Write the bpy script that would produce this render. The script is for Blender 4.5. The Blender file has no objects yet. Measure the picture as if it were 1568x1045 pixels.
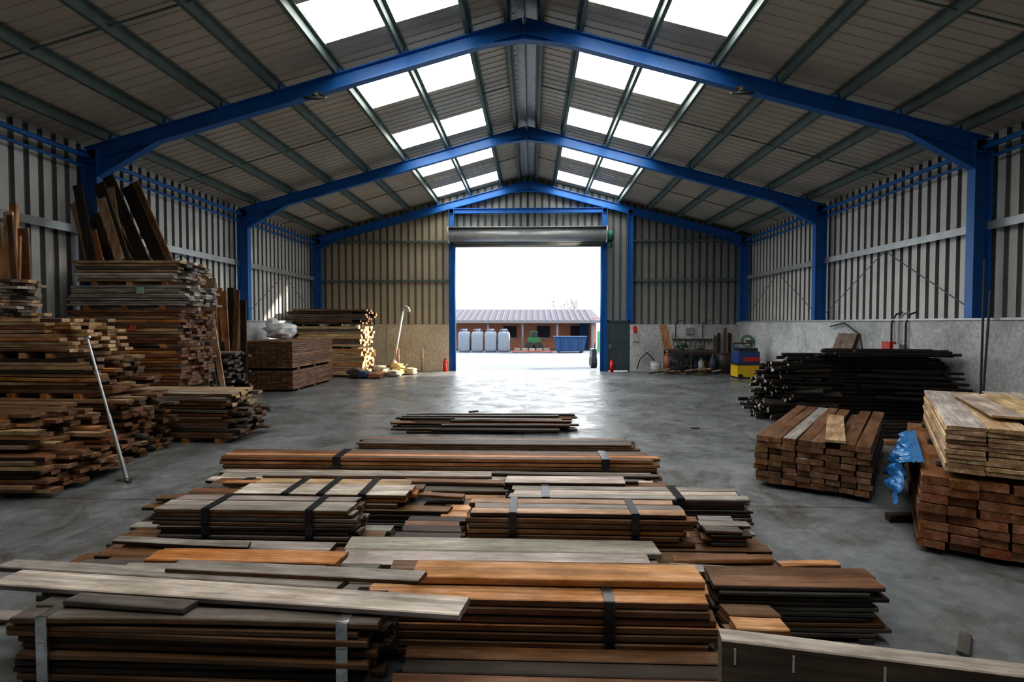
import bpy, math, random
from mathutils import Vector, Matrix, noise
R = random.Random(7)
V = Vector

# ------------------------------------------------------------------ materials
def nodes(name):
    m = bpy.data.materials.new(name); m.use_nodes = True
    nt = m.node_tree; b = nt.nodes['Principled BSDF']
    return m, nt, b
def N(nt, t, **kw):
    n = nt.nodes.new(t)
    for k, v in kw.items():
        if k in n.inputs: n.inputs[k].default_value = v
        else: setattr(n, k, v)
    return n
def flat(name, col, rough=.6, metal=0., var=.15, nscale=6., bump=.0, spec=.5):
    m, nt, b = nodes(name)
    tc = N(nt, 'ShaderNodeTexCoord')
    no = N(nt, 'ShaderNodeTexNoise'); no.inputs['Scale'].default_value = nscale
    no.inputs['Detail'].default_value = 5
    nt.links.new(tc.outputs['Object'], no.inputs['Vector'])
    r = N(nt, 'ShaderNodeValToRGB')
    r.color_ramp.elements[0].position = .3; r.color_ramp.elements[1].position = .7
    r.color_ramp.elements[0].color = tuple(c*(1-var) for c in col)+(1,)
    r.color_ramp.elements[1].color = tuple(min(1, c*(1+var)) for c in col)+(1,)
    nt.links.new(no.outputs['Fac'], r.inputs['Fac'])
    nt.links.new(r.outputs['Color'], b.inputs['Base Color'])
    b.inputs['Roughness'].default_value = rough; b.inputs['Metallic'].default_value = metal
    b.inputs['Specular IOR Level'].default_value = spec
    if bump:
        bp = N(nt, 'ShaderNodeBump'); bp.inputs['Strength'].default_value = bump
        bp.inputs['Distance'].default_value = .02
        nt.links.new(no.outputs['Fac'], bp.inputs['Height']); nt.links.new(bp.outputs['Normal'], b.inputs['Normal'])
    return m
def wood(name, sc):
    m, nt, b = nodes(name)
    L = nt.links.new
    at = N(nt, 'ShaderNodeAttribute'); at.attribute_name = 'col'
    tc = N(nt, 'ShaderNodeTexCoord')
    mp = N(nt, 'ShaderNodeMapping'); mp.inputs['Scale'].default_value = sc
    L(tc.outputs['Object'], mp.inputs['Vector'])
    mul = N(nt, 'ShaderNodeMath', operation='MULTIPLY'); mul.inputs[1].default_value = 53.
    L(at.outputs['Alpha'], mul.inputs[0])
    add = N(nt, 'ShaderNodeVectorMath', operation='ADD')
    L(mp.outputs['Vector'], add.inputs[0]); L(mul.outputs[0], add.inputs[1])
    no = N(nt, 'ShaderNodeTexNoise'); no.inputs['Scale'].default_value = 1.; no.inputs['Detail'].default_value = 7
    no.inputs['Roughness'].default_value = .7; no.inputs['Distortion'].default_value = .4
    L(add.outputs[0], no.inputs['Vector'])
    r = N(nt, 'ShaderNodeMapRange'); r.inputs['From Min'].default_value = .28; r.inputs['From Max'].default_value = .72
    r.inputs['To Min'].default_value = .42; r.inputs['To Max'].default_value = 1.4
    L(no.outputs['Fac'], r.inputs['Value'])
    ms = N(nt, 'ShaderNodeMapping'); ms.inputs['Scale'].default_value = tuple(max(2., s*.16) for s in sc)
    L(tc.outputs['Object'], ms.inputs['Vector'])
    ad2 = N(nt, 'ShaderNodeVectorMath', operation='ADD'); L(ms.outputs['Vector'], ad2.inputs[0]); L(mul.outputs[0], ad2.inputs[1])
    n2 = N(nt, 'ShaderNodeTexNoise'); n2.inputs['Scale'].default_value = 1.; n2.inputs['Detail'].default_value = 5; n2.inputs['Roughness'].default_value = .65
    L(ad2.outputs[0], n2.inputs['Vector'])
    r2 = N(nt, 'ShaderNodeMapRange'); r2.inputs['From Min'].default_value = .3; r2.inputs['From Max'].default_value = .7
    r2.inputs['To Min'].default_value = .5; r2.inputs['To Max'].default_value = 1.35
    L(n2.outputs['Fac'], r2.inputs['Value'])
    mm = N(nt, 'ShaderNodeMath', operation='MULTIPLY'); L(r.outputs[0], mm.inputs[0]); L(r2.outputs[0], mm.inputs[1])
    hs = N(nt, 'ShaderNodeHueSaturation')
    rw = N(nt, 'ShaderNodeMapRange'); rw.inputs['From Min'].default_value = .35; rw.inputs['From Max'].default_value = .65; rw.inputs['To Min'].default_value = 1.15; rw.inputs['To Max'].default_value = .82
    L(n2.outputs['Fac'], rw.inputs['Value']); L(rw.outputs[0], hs.inputs['Saturation']); L(at.outputs['Color'], hs.inputs['Color'])
    sc2 = N(nt, 'ShaderNodeVectorMath', operation='SCALE')
    L(hs.outputs['Color'], sc2.inputs[0]); L(mm.outputs[0], sc2.inputs['Scale'])
    L(sc2.outputs[0], b.inputs['Base Color'])
    b.inputs['Roughness'].default_value = .6
    bp = N(nt, 'ShaderNodeBump'); bp.inputs['Strength'].default_value = .4; bp.inputs['Distance'].default_value = .004
    L(no.outputs['Fac'], bp.inputs['Height']); L(bp.outputs['Normal'], b.inputs['Normal'])
    return m
WX = wood('wood_grain_x', (1.6, 30, 30)); WZ = wood('wood_grain_z', (26, 26, 1.4))

def attrmat(name, rough=.5, metal=0.):
    m, nt, b = nodes(name)
    at = N(nt, 'ShaderNodeAttribute'); at.attribute_name = 'col'
    tc = N(nt, 'ShaderNodeTexCoord')
    no = N(nt, 'ShaderNodeTexNoise'); no.inputs['Scale'].default_value = 9; no.inputs['Detail'].default_value = 5
    nt.links.new(tc.outputs['Object'], no.inputs['Vector'])
    r = N(nt, 'ShaderNodeMapRange'); r.inputs['To Min'].default_value = .7; r.inputs['To Max'].default_value = 1.25
    nt.links.new(no.outputs['Fac'], r.inputs['Value'])
    s = N(nt, 'ShaderNodeVectorMath', operation='SCALE')
    nt.links.new(at.outputs['Color'], s.inputs[0]); nt.links.new(r.outputs[0], s.inputs['Scale'])
    nt.links.new(s.outputs[0], b.inputs['Base Color'])
    b.inputs['Roughness'].default_value = rough; b.inputs['Metallic'].default_value = metal
    return m
PAINT = attrmat('painted_surface', .45); STEEL = attrmat('bare_steel', .35, .85); MATT = attrmat('matt_surface', .9)
BLUE = flat('blue_steel_paint', (.012, .145, .46), .42, 0, .12, 3)
GALV = flat('galvanised_purlin', (.14, .19, .18), .5, .3, .15, 4)
RAIL = flat('galvanised_rail', (.45, .48, .49), .4, .4, .12, 4)
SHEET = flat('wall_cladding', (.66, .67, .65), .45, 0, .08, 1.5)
RIB_SHADE = flat('wall_cladding_rib_shade', (.21, .215, .21), .5, 0, .1, 1.5)  # shade of the rib recesses painted in as a darker sheet colour
WARM = flat('end_wall_cladding', (.46, .40, .29), .45, 0, .08, 1.2)
WRIB_SHADE = flat('end_wall_cladding_rib_shade', (.22, .19, .14), .5, 0, .1, 1.5)  # recess shade put into the colour here too; tone reused for wall_front
COOL_DIM = flat('end_wall_cladding_dim', (.27, .285, .27), .45, 0, .08, 1.2)  # darker copy of the end wall sheet: weaker sun bounce put into the colour
CRIB_SHADE = flat('end_wall_cladding_dim_rib_shade', (.13, .14, .13), .5, 0, .1, 1.5)  # ribs of the dim copy, darkened further as painted recess shade
SHEETR = flat('roof_cladding', (.54, .49, .41), .36, 0, .12, .8)
STRAP = flat('black_strap', (.018, .02, .026), .3, 0, .2, 8)
TIN = flat('tin_strap', (.6, .62, .64), .22, .9, .3, 14, .4)

def concrete(name, a, b_, rlo, rhi, sc=1., bump=.15, joints=False, dirt=None):
    m, nt, b = nodes(name); L = nt.links.new
    tc = N(nt, 'ShaderNodeTexCoord')
    n1 = N(nt, 'ShaderNodeTexNoise'); n1.inputs['Scale'].default_value = .45*sc; n1.inputs['Detail'].default_value = 9; n1.inputs['Roughness'].default_value = .68; n1.inputs['Distortion'].default_value = .6
    n2 = N(nt, 'ShaderNodeTexNoise'); n2.inputs['Scale'].default_value = 7*sc; n2.inputs['Detail'].default_value = 8; n2.inputs['Roughness'].default_value = .7
    L(tc.outputs['Object'], n1.inputs['Vector']); L(tc.outputs['Object'], n2.inputs['Vector'])
    r = N(nt, 'ShaderNodeValToRGB'); r.color_ramp.elements[0].position = .34; r.color_ramp.elements[1].position = .66
    r.color_ramp.elements[0].color = a+(1,); r.color_ramp.elements[1].color = b_+(1,)
    L(n1.outputs['Fac'], r.inputs['Fac'])
    base = r.outputs['Color']
    if dirt:
        n4 = N(nt, 'ShaderNodeTexNoise'); n4.inputs['Scale'].default_value = .8*sc; n4.inputs['Detail'].default_value = 10; n4.inputs['Roughness'].default_value = .75; n4.inputs['Distortion'].default_value = 1.2
        mpp = N(nt, 'ShaderNodeMapping'); mpp.inputs['Location'].default_value = (7, 3, 1); L(tc.outputs['Object'], mpp.inputs['Vector']); L(mpp.outputs['Vector'], n4.inputs['Vector'])
        rd = N(nt, 'ShaderNodeMapRange'); rd.inputs['From Min'].default_value = .47; rd.inputs['From Max'].default_value = .64; rd.inputs['To Max'].default_value = .9
        L(n4.outputs['Fac'], rd.inputs['Value'])
        mx = N(nt, 'ShaderNodeMix', data_type='RGBA'); L(rd.outputs[0], mx.inputs[0]); L(base, mx.inputs[6]); mx.inputs[7].default_value = dirt+(1,)
        base = mx.outputs[2]
    mr = N(nt, 'ShaderNodeMapRange'); mr.inputs['From Min'].default_value = .3; mr.inputs['From Max'].default_value = .7
    mr.inputs['To Min'].default_value = .65; mr.inputs['To Max'].default_value = 1.25
    L(n2.outputs['Fac'], mr.inputs['Value'])
    s = N(nt, 'ShaderNodeVectorMath', operation='SCALE'); L(base, s.inputs[0])
    fac = mr.outputs[0]
    if joints:
        br = N(nt, 'ShaderNodeTexBrick'); br.offset = 0
        br.inputs['Scale'].default_value = 1; br.inputs['Brick Width'].default_value = 6.; br.inputs['Row Height'].default_value = 6.
        br.inputs['Mortar Size'].default_value = .012; br.inputs['Mortar Smooth'].default_value = .2
        br.inputs['Color1'].default_value = (1, 1, 1, 1); br.inputs['Color2'].default_value = (1, 1, 1, 1); br.inputs['Mortar'].default_value = (.35, .35, .35, 1)
        L(tc.outputs['Object'], br.inputs['Vector'])
        mu = N(nt, 'ShaderNodeMath', operation='MULTIPLY'); L(mr.outputs[0], mu.inputs[0]); L(br.outputs['Color'], mu.inputs[1]); fac = mu.outputs[0]
    L(fac, s.inputs['Scale']); L(s.outputs[0], b.inputs['Base Color'])
    rr = N(nt, 'ShaderNodeMapRange'); rr.inputs['From Min'].default_value = .38; rr.inputs['From Max'].default_value = .62
    rr.inputs['To Min'].default_value = rlo; rr.inputs['To Max'].default_value = rhi
    n3 = N(nt, 'ShaderNodeTexNoise'); n3.inputs['Scale'].default_value = 1.4*sc; n3.inputs['Detail'].default_value = 9; n3.inputs['Roughness'].default_value = .7; n3.inputs['Distortion'].default_value = .8
    L(tc.outputs['Object'], n3.inputs['Vector']); L(n3.outputs['Fac'], rr.inputs['Value']); L(rr.outputs[0], b.inputs['Roughness'])
    bp = N(nt, 'ShaderNodeBump'); bp.inputs['Strength'].default_value = bump; bp.inputs['Distance'].default_value = .02
    L(n2.outputs['Fac'], bp.inputs['Height'])
    bp2 = N(nt, 'ShaderNodeBump'); bp2.inputs['Strength'].default_value = bump*.8; bp2.inputs['Distance'].default_value = .05
    L(n3.outputs['Fac'], bp2.inputs['Height']); L(bp.outputs['Normal'], bp2.inputs['Normal']); L(bp2.outputs['Normal'], b.inputs['Normal'])
    return m
FLOOR = concrete('floor_concrete', (.125, .14, .15), (.265, .285, .30), .22, .52, 1., .22, True, (.105, .095, .085))
BLOCK = concrete('wall_concrete', (.40, .42, .44), (.74, .76, .78), .7, .9, 1.6, .4)
BLOCKW = concrete('wall_render_warm', (.48, .40, .28), (.68, .59, .44), .7, .9, 1.6, .4)
YARD = concrete('yard_concrete', (.125, .145, .17), (.165, .185, .215), .8, .95, .5, .1)

def emis(name, col, s):
    m, nt, b = nodes(name)
    b.inputs['Base Color'].default_value = (.8, .8, .8, 1)
    b.inputs['Emission Color'].default_value = col+(1,); b.inputs['Emission Strength'].default_value = s
    return m
SKYL = emis('rooflight_grp', (1., .97, .91), 7.8)

# ------------------------------------------------------------------ mesh builder
class MB:
    def __init__(s): s.v = []; s.f = []; s.m = []; s.c = []; s.mats = []
    def mi(s, mat):
        if mat not in s.mats: s.mats.append(mat)
        return s.mats.index(mat)
    def add(s, vs, fs, mat, cols=(.5, .5, .5)):
        o = len(s.v); s.v += [tuple(p) for p in vs]; k = s.mi(mat); a = R.random()
        for i, f in enumerate(fs):
            s.f.append(tuple(o+j for j in f)); s.m.append(k)
            c = cols[i] if isinstance(cols, list) else cols
            s.c.append((c[0], c[1], c[2], a))
    def obox(s, c, ax, ay, az, mat, col=(.5, .5, .5)):
        c = V(c); ax = V(ax); ay = V(ay); az = V(az)
        vs = [c+sx*ax+sy*ay+sz*az for sz in (-1, 1) for sy in (-1, 1) for sx in (-1, 1)]
        s.add(vs, [(0, 2, 3, 1), (4, 5, 7, 6), (0, 1, 5, 4), (2, 6, 7, 3), (0, 4, 6, 2), (1, 3, 7, 5)], mat, col)
    def box(s, x0, x1, y0, y1, z0, z1, mat, col=(.5, .5, .5)):
        s.obox(((x0+x1)/2, (y0+y1)/2, (z0+z1)/2), ((x1-x0)/2, 0, 0), (0, (y1-y0)/2, 0), (0, 0, (z1-z0)/2), mat, col)
    def bar(s, A, B, w, t, mat, col=(.5, .5, .5), up=(0, 0, 1)):
        A = V(A); B = V(B); d = (B-A); l = d.length; d.normalize()
        sd = d.cross(V(up)); 
        if sd.length < 1e-4: sd = d.cross(V((1, 0, 0)))
        sd.normalize(); u = sd.cross(d)
        s.obox((A+B)/2, d*l/2, sd*w/2, u*t/2, mat, col)
    def ibeam(s, A, B, depth, width, up, mat, col=(.5, .5, .5), tf=.018, tw=.014):
        A = V(A); B = V(B); d = (B-A); l = d.length; d.normalize()
        sd = d.cross(V(up)).normalized(); u = sd.cross(d); c = (A+B)/2
        s.obox(c, d*l/2, sd*tw/2, u*(depth/2-tf), mat, col)
        for k in (-1, 1): s.obox(c+u*k*(depth/2-tf/2), d*l/2, sd*width/2, u*tf/2, mat, col)
    def prism(s, pts, ex, mat, col=(.5, .5, .5)):
        n = len(pts); ex = V(ex)
        vs = [V(p)-ex for p in pts]+[V(p)+ex for p in pts]
        fs = [tuple(range(n))[::-1], tuple(range(n, 2*n))]+[(i, (i+1) % n, n+(i+1) % n, n+i) for i in range(n)]
        s.add(vs, fs, mat, col)
    def cyl(s, A, B, r0, mat, col=(.5, .5, .5), r1=None, n=12, caps=True):
        A = V(A); B = V(B); r1 = r0 if r1 is None else r1
        d = (B-A).normalized(); a = d.orthogonal().normalized(); b = d.cross(a)
        vs = []
        for P, r in ((A, r0), (B, r1)):
            for i in range(n):
                t = 2*math.pi*i/n; vs.append(P+a*r*math.cos(t)+b*r*math.sin(t))
        fs = [(i, (i+1) % n, n+(i+1) % n, n+i) for i in range(n)]
        if caps: fs += [tuple(range(n))[::-1], tuple(range(n, 2*n))]
        s.add(vs, fs, mat, col)
    def tube(s, pts, r, mat, col=(.5, .5, .5), n=8):
        for a, b in zip(pts[:-1], pts[1:]): s.cyl(a, b, r, mat, col, n=n)
    def blob(s, c, sz, mat, col, e=.6, n=14, nz=.08, seed=0, top=None):
        c = V(c); vs = []; fs = []
        sp = lambda x, p: math.copysign(abs(x)**p, x)
        for i in range(n+1):
            ph = -math.pi/2+math.pi*i/n
            for j in range(2*n):
                th = math.pi*j/n
                p = V((sp(math.cos(ph), e)*sp(math.cos(th), e), sp(math.cos(ph), e)*sp(math.sin(th), e), sp(math.sin(ph), e)))
                k = 1+nz*noise.noise(p*2.2+V((seed*3.1, seed, 0)))*2
                q = V((p.x*sz[0]*k, p.y*sz[1]*k, p.z*sz[2]))
                vs.append(c+q)
        m = 2*n
        for i in range(n):
            for j in range(m): fs.append((i*m+j, i*m+(j+1) % m, (i+1)*m+(j+1) % m, (i+1)*m+j))
        s.add(vs, fs, mat, col)
    def torus(s, c, Rr, r, ax, mat, col, n=24, k=8):
        c = V(c); ax = V(ax).normalized(); a = ax.orthogonal().normalized(); b = ax.cross(a); vs = []; fs = []
        for i in range(n):
            t = 2*math.pi*i/n; d = a*math.cos(t)+b*math.sin(t)
            for j in range(k):
                p = 2*math.pi*j/k; vs.append(c+d*(Rr+r*math.cos(p))+ax*r*math.sin(p))
        for i in range(n):
            for j in range(k): fs.append((i*k+j, ((i+1) % n)*k+j, ((i+1) % n)*k+(j+1) % k, i*k+(j+1) % k))
        s.add(vs, fs, mat, col)
    def obj(s, name, loc=(0, 0, 0), rot=0, smooth=False):
        me = bpy.data.meshes.new(name); me.from_pydata(s.v, [], s.f)
        for m in s.mats: me.materials.append(m)
        me.polygons.foreach_set('material_index', s.m)
        at = me.attributes.new('col', 'FLOAT_COLOR', 'FACE')
        at.data.foreach_set('color', [x for c in s.c for x in c])
        if smooth: me.polygons.foreach_set('use_smooth', [True]*len(s.f))
        me.update()
        o = bpy.data.objects.new(name, me); bpy.context.collection.objects.link(o)
        o.location = loc; o.rotation_euler = (0, 0, math.radians(rot))
        if smooth:
            try:
                o.select_set(True); bpy.context.view_layer.objects.active = o
                bpy.ops.object.shade_auto_smooth(angle=math.radians(40)); o.select_set(False)
            except Exception: pass
        return o

# ------------------------------------------------------------------ lumber
DK = (.038, .024, .016); BR = (.17, .083, .035); RB = (.23, .100, .042); OR = (.50, .225, .075); TN = (.50, .335, .19)
GY = (.34, .305, .275); PL = (.56, .49, .42); DG = (.13, .112, .098); YL = (.66, .48, .27)
def jc(c, a=.28):
    k = 1+R.uniform(-a, a); return tuple(max(.005, x*k*(1+R.uniform(-.06, .06))) for x in c)
def board(mb, x0, x1, y, z, w, t, col, top=None, yaw=0., bend=0., end=None, roll=0., mat=None, pitch=0.):
    n = 5; c = min(.006, t*.18); h = w/2; k = t/2
    cs = [(-h+c, -k), (h-c, -k), (h, -k+c), (h, k-c), (h-c, k), (-h+c, k), (-h, k-c), (-h, -k+c)]
    vs = []; fs = []; cols = []
    xm = (x0+x1)/2; ph = R.uniform(0, 3); sk = R.uniform(-.012, .012)
    for i in range(n+1):
        f = i/n; x = x0+(x1-x0)*f
        dy = (x-xm)*yaw+bend*.6*math.sin(f*4+ph); dz = abs(bend)*(math.sin(f*3.1+ph)+1)*.5+(x1-x)*pitch
        for (a, b) in cs:
            vs.append((x+(R.uniform(-.004, .004)+sk*a/h if i in (0, n) else 0), y+a+dy, z+b+dz+a*roll))
    for i in range(n):
        for j in range(8):
            fs.append((i*8+j, i*8+(j+1) % 8, (i+1)*8+(j+1) % 8, (i+1)*8+j))
            cols.append(top if (top and j in (3, 4, 5)) else col)
    fs.append(tuple(range(7, -1, -1))); cols.append(end or col)
    fs.append(tuple(range(n*8, n*8+8))); cols.append(end or col)
    mb.add(vs, fs, mat or WX, cols)
def bundle(mb, x0, y0, z0, L, W, H, bw, bt, pal, ej=.03, tops=None, end=None, yj=.007, straps=(), smat=None, ends_l=True, taper=0., gap=.0, bend=.005, drop=0., sw=.045):
    rows = max(1, round(H/bt)); cols = max(1, round(W/bw)); bt = H/rows; bw = W/cols
    for r in range(rows):
        tp = taper*(r/rows); last = r == rows-1
        for c in range(cols):
            if drop and last and R.random() < drop: continue
            a = x0-(R.uniform(0, ej) if ends_l else 0); b = x0+L-tp+R.uniform(-ej, ej)
            tc = jc(R.choice(tops), .2) if (tops and last) else (jc(R.choice(tops), .3) if tops and R.random() < .3 else None)
            fr = 1.6 if (c == 0) else 1.
            board(mb, a, b, y0+bw*(c+.5)+R.uniform(-yj, yj)*fr, z0+bt*(r+.5), bw-.006-gap, bt-.0035-gap*.3-R.uniform(0, .006), jc(R.choice(pal)), tc,
                  yaw=R.uniform(-1, 1)*yj*1.5/max(L, 1), bend=R.uniform(0, bend), end=jc(end) if end else None)
    for sx in straps:
        m = smat or STRAP; e = .006; sx += R.uniform(-.02, .02)
        mb.box(sx-sw/2, sx+sw/2, y0-e-.014, y0+W+e, z0+H+.004, z0+H+e+.004, m); mb.box(sx-sw/2, sx+sw/2, y0-e-.018, y0-.014, z0, z0+H+e+.004, m)
        mb.box(sx-sw/2, sx+sw/2, y0+W+.004, y0+W+e+.006, z0, z0+H+e, m)
        mb.box(sx-sw*.35, sx+sw*.35, y0-e-.024, y0-.016, z0+H*.55, z0+H*.55+.05, m)
def bearers(mb, x0, L, y0, W, z0, h=.08, n=3, col=None):
    for i in range(n):
        x = x0+L*(.12+.76*i/(n-1)); mb.box(x-.045, x+.045, y0-.01, y0+W+.01, z0, z0+h, WX, jc(col or DG))

# ================================================================== SHELL
X0 = 9.25; YB = 23.45; YF = -7.0
zr = lambda x: 8.25-.272*abs(x)
def prof(a, b, p, gap, d):
    out = [(a, 0.)]; u = a
    while u+p < b:
        out += [(u+p-gap, 0), (u+p-gap*.85, d), (u+p-gap*.15, d), (u+p, 0)]; u += p
    out.append((b, 0)); return out
def sheet(name, P, fn, z0, z1, mats):
    mb = MB(); 
    for (a, da), (b, db) in zip(P[:-1], P[1:]):
        m = (a+b)/2; mat, rib = mats(m)
        if z1(m)-z0(m) < .01: continue
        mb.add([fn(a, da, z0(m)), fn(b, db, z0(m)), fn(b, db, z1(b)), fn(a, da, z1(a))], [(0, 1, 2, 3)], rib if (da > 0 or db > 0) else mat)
    return mb.obj(name)
for sx, nm in ((-1, 'wall_left'), (1, 'wall_right')):
    sheet(nm, prof(YF, YB, .30, .12, .065), lambda u, d, z, sx=sx: (sx*(X0+d), u, z), lambda u: 1.95, lambda u: zr(X0)+.05, lambda u: (SHEET, RIB_SHADE))
dz0 = lambda u: 5.3 if -3.15 < u < 3.15 else (2.12 if 3.15 <= u < 4.2 else 1.9)
P = sorted(set(prof(-X0, X0, .30, .10, .05)+[(-3.15, 0), (3.15, 0), (0, 0)]))
sheet('wall_back', P, lambda u, d, z: (u, YB+d, z), dz0, lambda u: zr(u)+.05, lambda u: (WARM, WRIB_SHADE) if u < -3.15 else (COOL_DIM, CRIB_SHADE))
mb = MB(); mb.prism([(-X0, YF, 0), (X0, YF, 0), (X0, YF, zr(X0)), (0, YF, 8.25), (-X0, YF, zr(X0))], (0, .05, 0), WRIB_SHADE); mb.obj('wall_front')
SKY = [(12.25+3.13*k, 12.25+3.13*k+1.27) for k in range(-4, 4)]
SXa, SXb = 1.15, 3.72
mb = MB()
for sx in (-1, 1):
    pr = prof(YF, YB+.1, .25, .07, .014)
    segs = [(0, SXa), (SXa, SXb), (SXb, X0+.35)]
    pts = sorted(set(pr+[(q, 0.) for s in SKY for q in s]))
    for (a, da), (b, db) in zip(pts[:-1], pts[1:]):
        if b-a < 1e-5: continue
        m = (a+b)/2
        for i, (xa, xb) in enumerate(segs):
            if i == 1 and any(s[0] <= m <= s[1] for s in SKY): continue
            q = [(sx*xa, a, zr(xa)+da), (sx*xb, a, zr(xb)+da), (sx*xb, b, zr(xb)+db), (sx*xa, b, zr(xa)+db)]
            mb.add(q if sx > 0 else q[::-1], [(0, 1, 2, 3)], SHEETR)
    mb.obox((sx*.16, (YF+YB)/2, zr(.16)-.012), (.16, 0, -.0435*1), (0, (YB-YF)/2, 0), (0, 0, .004), RAIL)
mb.obj('ceiling')
n = 1
for sx in (-1, 1):
    mb = MB()
    for (a, b) in SKY:
        for (xa, xb) in ((SXa, SXa+1.26), (SXa+1.31, SXb)):
            xm = (xa+xb)/2
            mb.obox((sx*xm, (a+b)/2, zr(xm)+.02), (sx*(xb-xa)/2, 0, -.272*(xb-xa)/2), (0, (b-a)/2, 0), (0, 0, .006), SKYL)
        mb.obox((sx*(SXa+1.285), (a+b)/2, zr(SXa+1.285)+.02), (.03, 0, -.272*.03*sx), (0, (b-a)/2, 0), (0, 0, .01), GALV)
    mb.obj('window_%d' % n); n += 1
mb = MB(); mb.box(-9.4, 9.4, YF, YB+.1, -.2, 0, FLOOR); mb.obj('floor')
for sx, nm in ((-1, 'baseboard_left'), (1, 'baseboard_right')):
    mb = MB(); a, b = sorted((sx*8.75, sx*9.3)); mb.box(a, b, YF+.06, YB+.05, 0, 2.05, BLOCK)
    a, b = sorted((sx*8.72, sx*8.8)); mb.box(a, b, YF+.06, YB-.5, 2.05, 2.09, RAIL)
    mb.obj(nm)
mb = MB(); mb.box(-8.75, -3.3, 23.05, YB+.05, 0, 1.95, BLOCKW); mb.obj('baseboard_back')
mb = MB(); mb.box(4.25, 8.75, 23.05, YB+.05, 0, 1.95, BLOCK); mb.obj('baseboard_back')
# ---------------------------------------------------------------- portal frames
def frame(y, gable=False):
    mb = MB(); D = .30
    zt = (lambda x: 7.93-.260*abs(x)) if gable else (lambda x: 8.05-.272*abs(x))
    for sx in (-1, 1):
        mb.ibeam((sx*8.93, y, 1.8), (sx*8.93, y, zt(8.93)-.05), .34, .2, (1, 0, 0), BLUE)
        mb.ibeam((0, y, zt(0)-D/2), (sx*9.0, y, zt(9.0)-D/2), D, .18, (0, 0, 1), BLUE)
        a = (sx*8.76, y, zt(8.76)-D); b = (sx*7.5, y, zt(7.5)-D); c = (sx*8.76, y, zt(8.76)-D-.36)
        if gable: b = (sx*8.0, y, zt(8.0)-D); c = (sx*8.76, y, zt(8.76)-D-.22)
        mb.prism([a, b, c], (0, .008, 0), BLUE)
        mb.bar(b, c, .18, .018, BLUE)
        a = (0, y, zt(0)-D); b = (sx*.75, y, zt(.75)-D); c = (0, y, zt(0)-D-.12)
        mb.prism([a, b, c], (0, .008, 0), BLUE); mb.bar(b, c, .18, .018, BLUE)
        mb.box(min(sx*8.74, sx*9.12), max(sx*8.74, sx*9.12), y-.1, y+.1, zt(8.93)-.32, zt(8.93)-.30, BLUE)
        for x in PUR: mb.box(sx*x-.04, sx*x+.04, y-.004, y+.09, zt(x)-.01, zr(x)-.05, BLUE)
    mb.box(-.012, .012, y-.1, y+.1, zt(0)-D-.14, zt(0)+.0, BLUE)
    mb.obj('portal_frame')
PUR = [.32, 1.1, 2.435, 3.78, 5.0, 6.2, 7.4, 8.55]
for y in (-.8, 5.2, 11.2, 17.2): frame(y)
frame(23.2, True)
mb = MB()
for sx in (-1, 1):
    for x in PUR:
        z = zr(x); w = .012; wd = .07
        mb.box(sx*x-w/2, sx*x+w/2, YF+.1, YB-.05, z-.2, z-.005, GALV)
        mb.box(min(sx*x, sx*(x+wd)), max(sx*x, sx*(x+wd)), YF+.1, YB-.05, z-.2, z-.19, GALV)
        mb.box(min(sx*x, sx*(x-wd)), max(sx*x, sx*(x-wd)), YF+.1, YB-.05, z-.03+.01, z-.015+.01, GALV)
    for y in (2.2, 8.2, 14.2, 20.2):
        mb.bar((sx*.3, y, zr(.3)-.12), (sx*9., y, zr(9.)-.12), .025, .025, GALV)
mb.obj('roof_purlins')
for sx in (-1, 1):
    mb = MB()
    mb.cyl((sx*8.98, YF+.1, 5.42), (sx*8.98, YB-.3, 5.42), .05, BLUE)
    mb.cyl((sx*9.05, YF+.1, 5.22), (sx*9.05, YB-.3, 5.22), .03, BLUE)
    mb.obj('eaves_tube')
    mb = MB(); z = 3.9
    mb.box(sx*9.14-.05, sx*9.14+.05, YF+.1, YB-.15, z-.05, z+.05, RAIL); mb.box(sx*9.08-.006, sx*9.08+.006, YF+.1, YB-.15, z-.08, z+.08, RAIL)
    mb.obj('side_rail')
    mb = MB()
    for (ya, yb) in ((11.3, 17.1), (17.3, 23.1)):
        mb.cyl((sx*9.0, ya, 2.2), (sx*9.0, (ya+yb)/2, 3.8), .012, GALV, n=6); mb.cyl((sx*9.0, yb, 2.2), (sx*9.0, (ya+yb)/2, 3.8), .012, GALV, n=6)
    mb.obj('wall_bracing_rod')
# ---------------------------------------------------------------- gable end
mb = MB()
for x in (-3.2, 3.2): mb.ibeam((x, 23.2, 0), (x, 23.2, 6.75), .22, .2, (1, 0, 0), BLUE)
mb.ibeam((4.25, 23.2, 1.9), (4.25, 23.2, 6.7), .22, .2, (1, 0, 0), BLUE)
mb.ibeam((-3.3, 23.2, 6.7), (3.3, 23.2, 6.7), .2, .18, (0, 0, 1), BLUE)
mb.obj('door_frame_steelwork')
mb = MB()
for z in (3.8, 5.45):
    for (a, b) in ((-8.75, -3.32), (4.37, 8.75)):
        mb.box(a, b, 23.28, 23.4, z-.04, z+.04, GALV)
mb.obj('end_wall_rail')
mb = MB()
mb.cyl((-3.25, 22.8, 5.62), (3.2, 22.8, 5.62), .27, RAIL, n=28)
mb.box(-3.28, -3.24, 22.5, 23.08, 5.3, 5.95, RAIL); mb.box(3.19, 3.23, 22.5, 23.08, 5.3, 5.95, RAIL)
for i in range(5): mb.box(-3.1, 3.1, 22.98, 23.03, 5.22+i*.085, 5.3+i*.085, RAIL)
mb.box(-3.1, 3.1, 22.95, 23.06, 5.16, 5.24, STEEL, (.5, .5, .5))
mb.box(-3.28, 3.23, 22.5, 23.05, 5.9, 5.93, RAIL)
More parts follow.
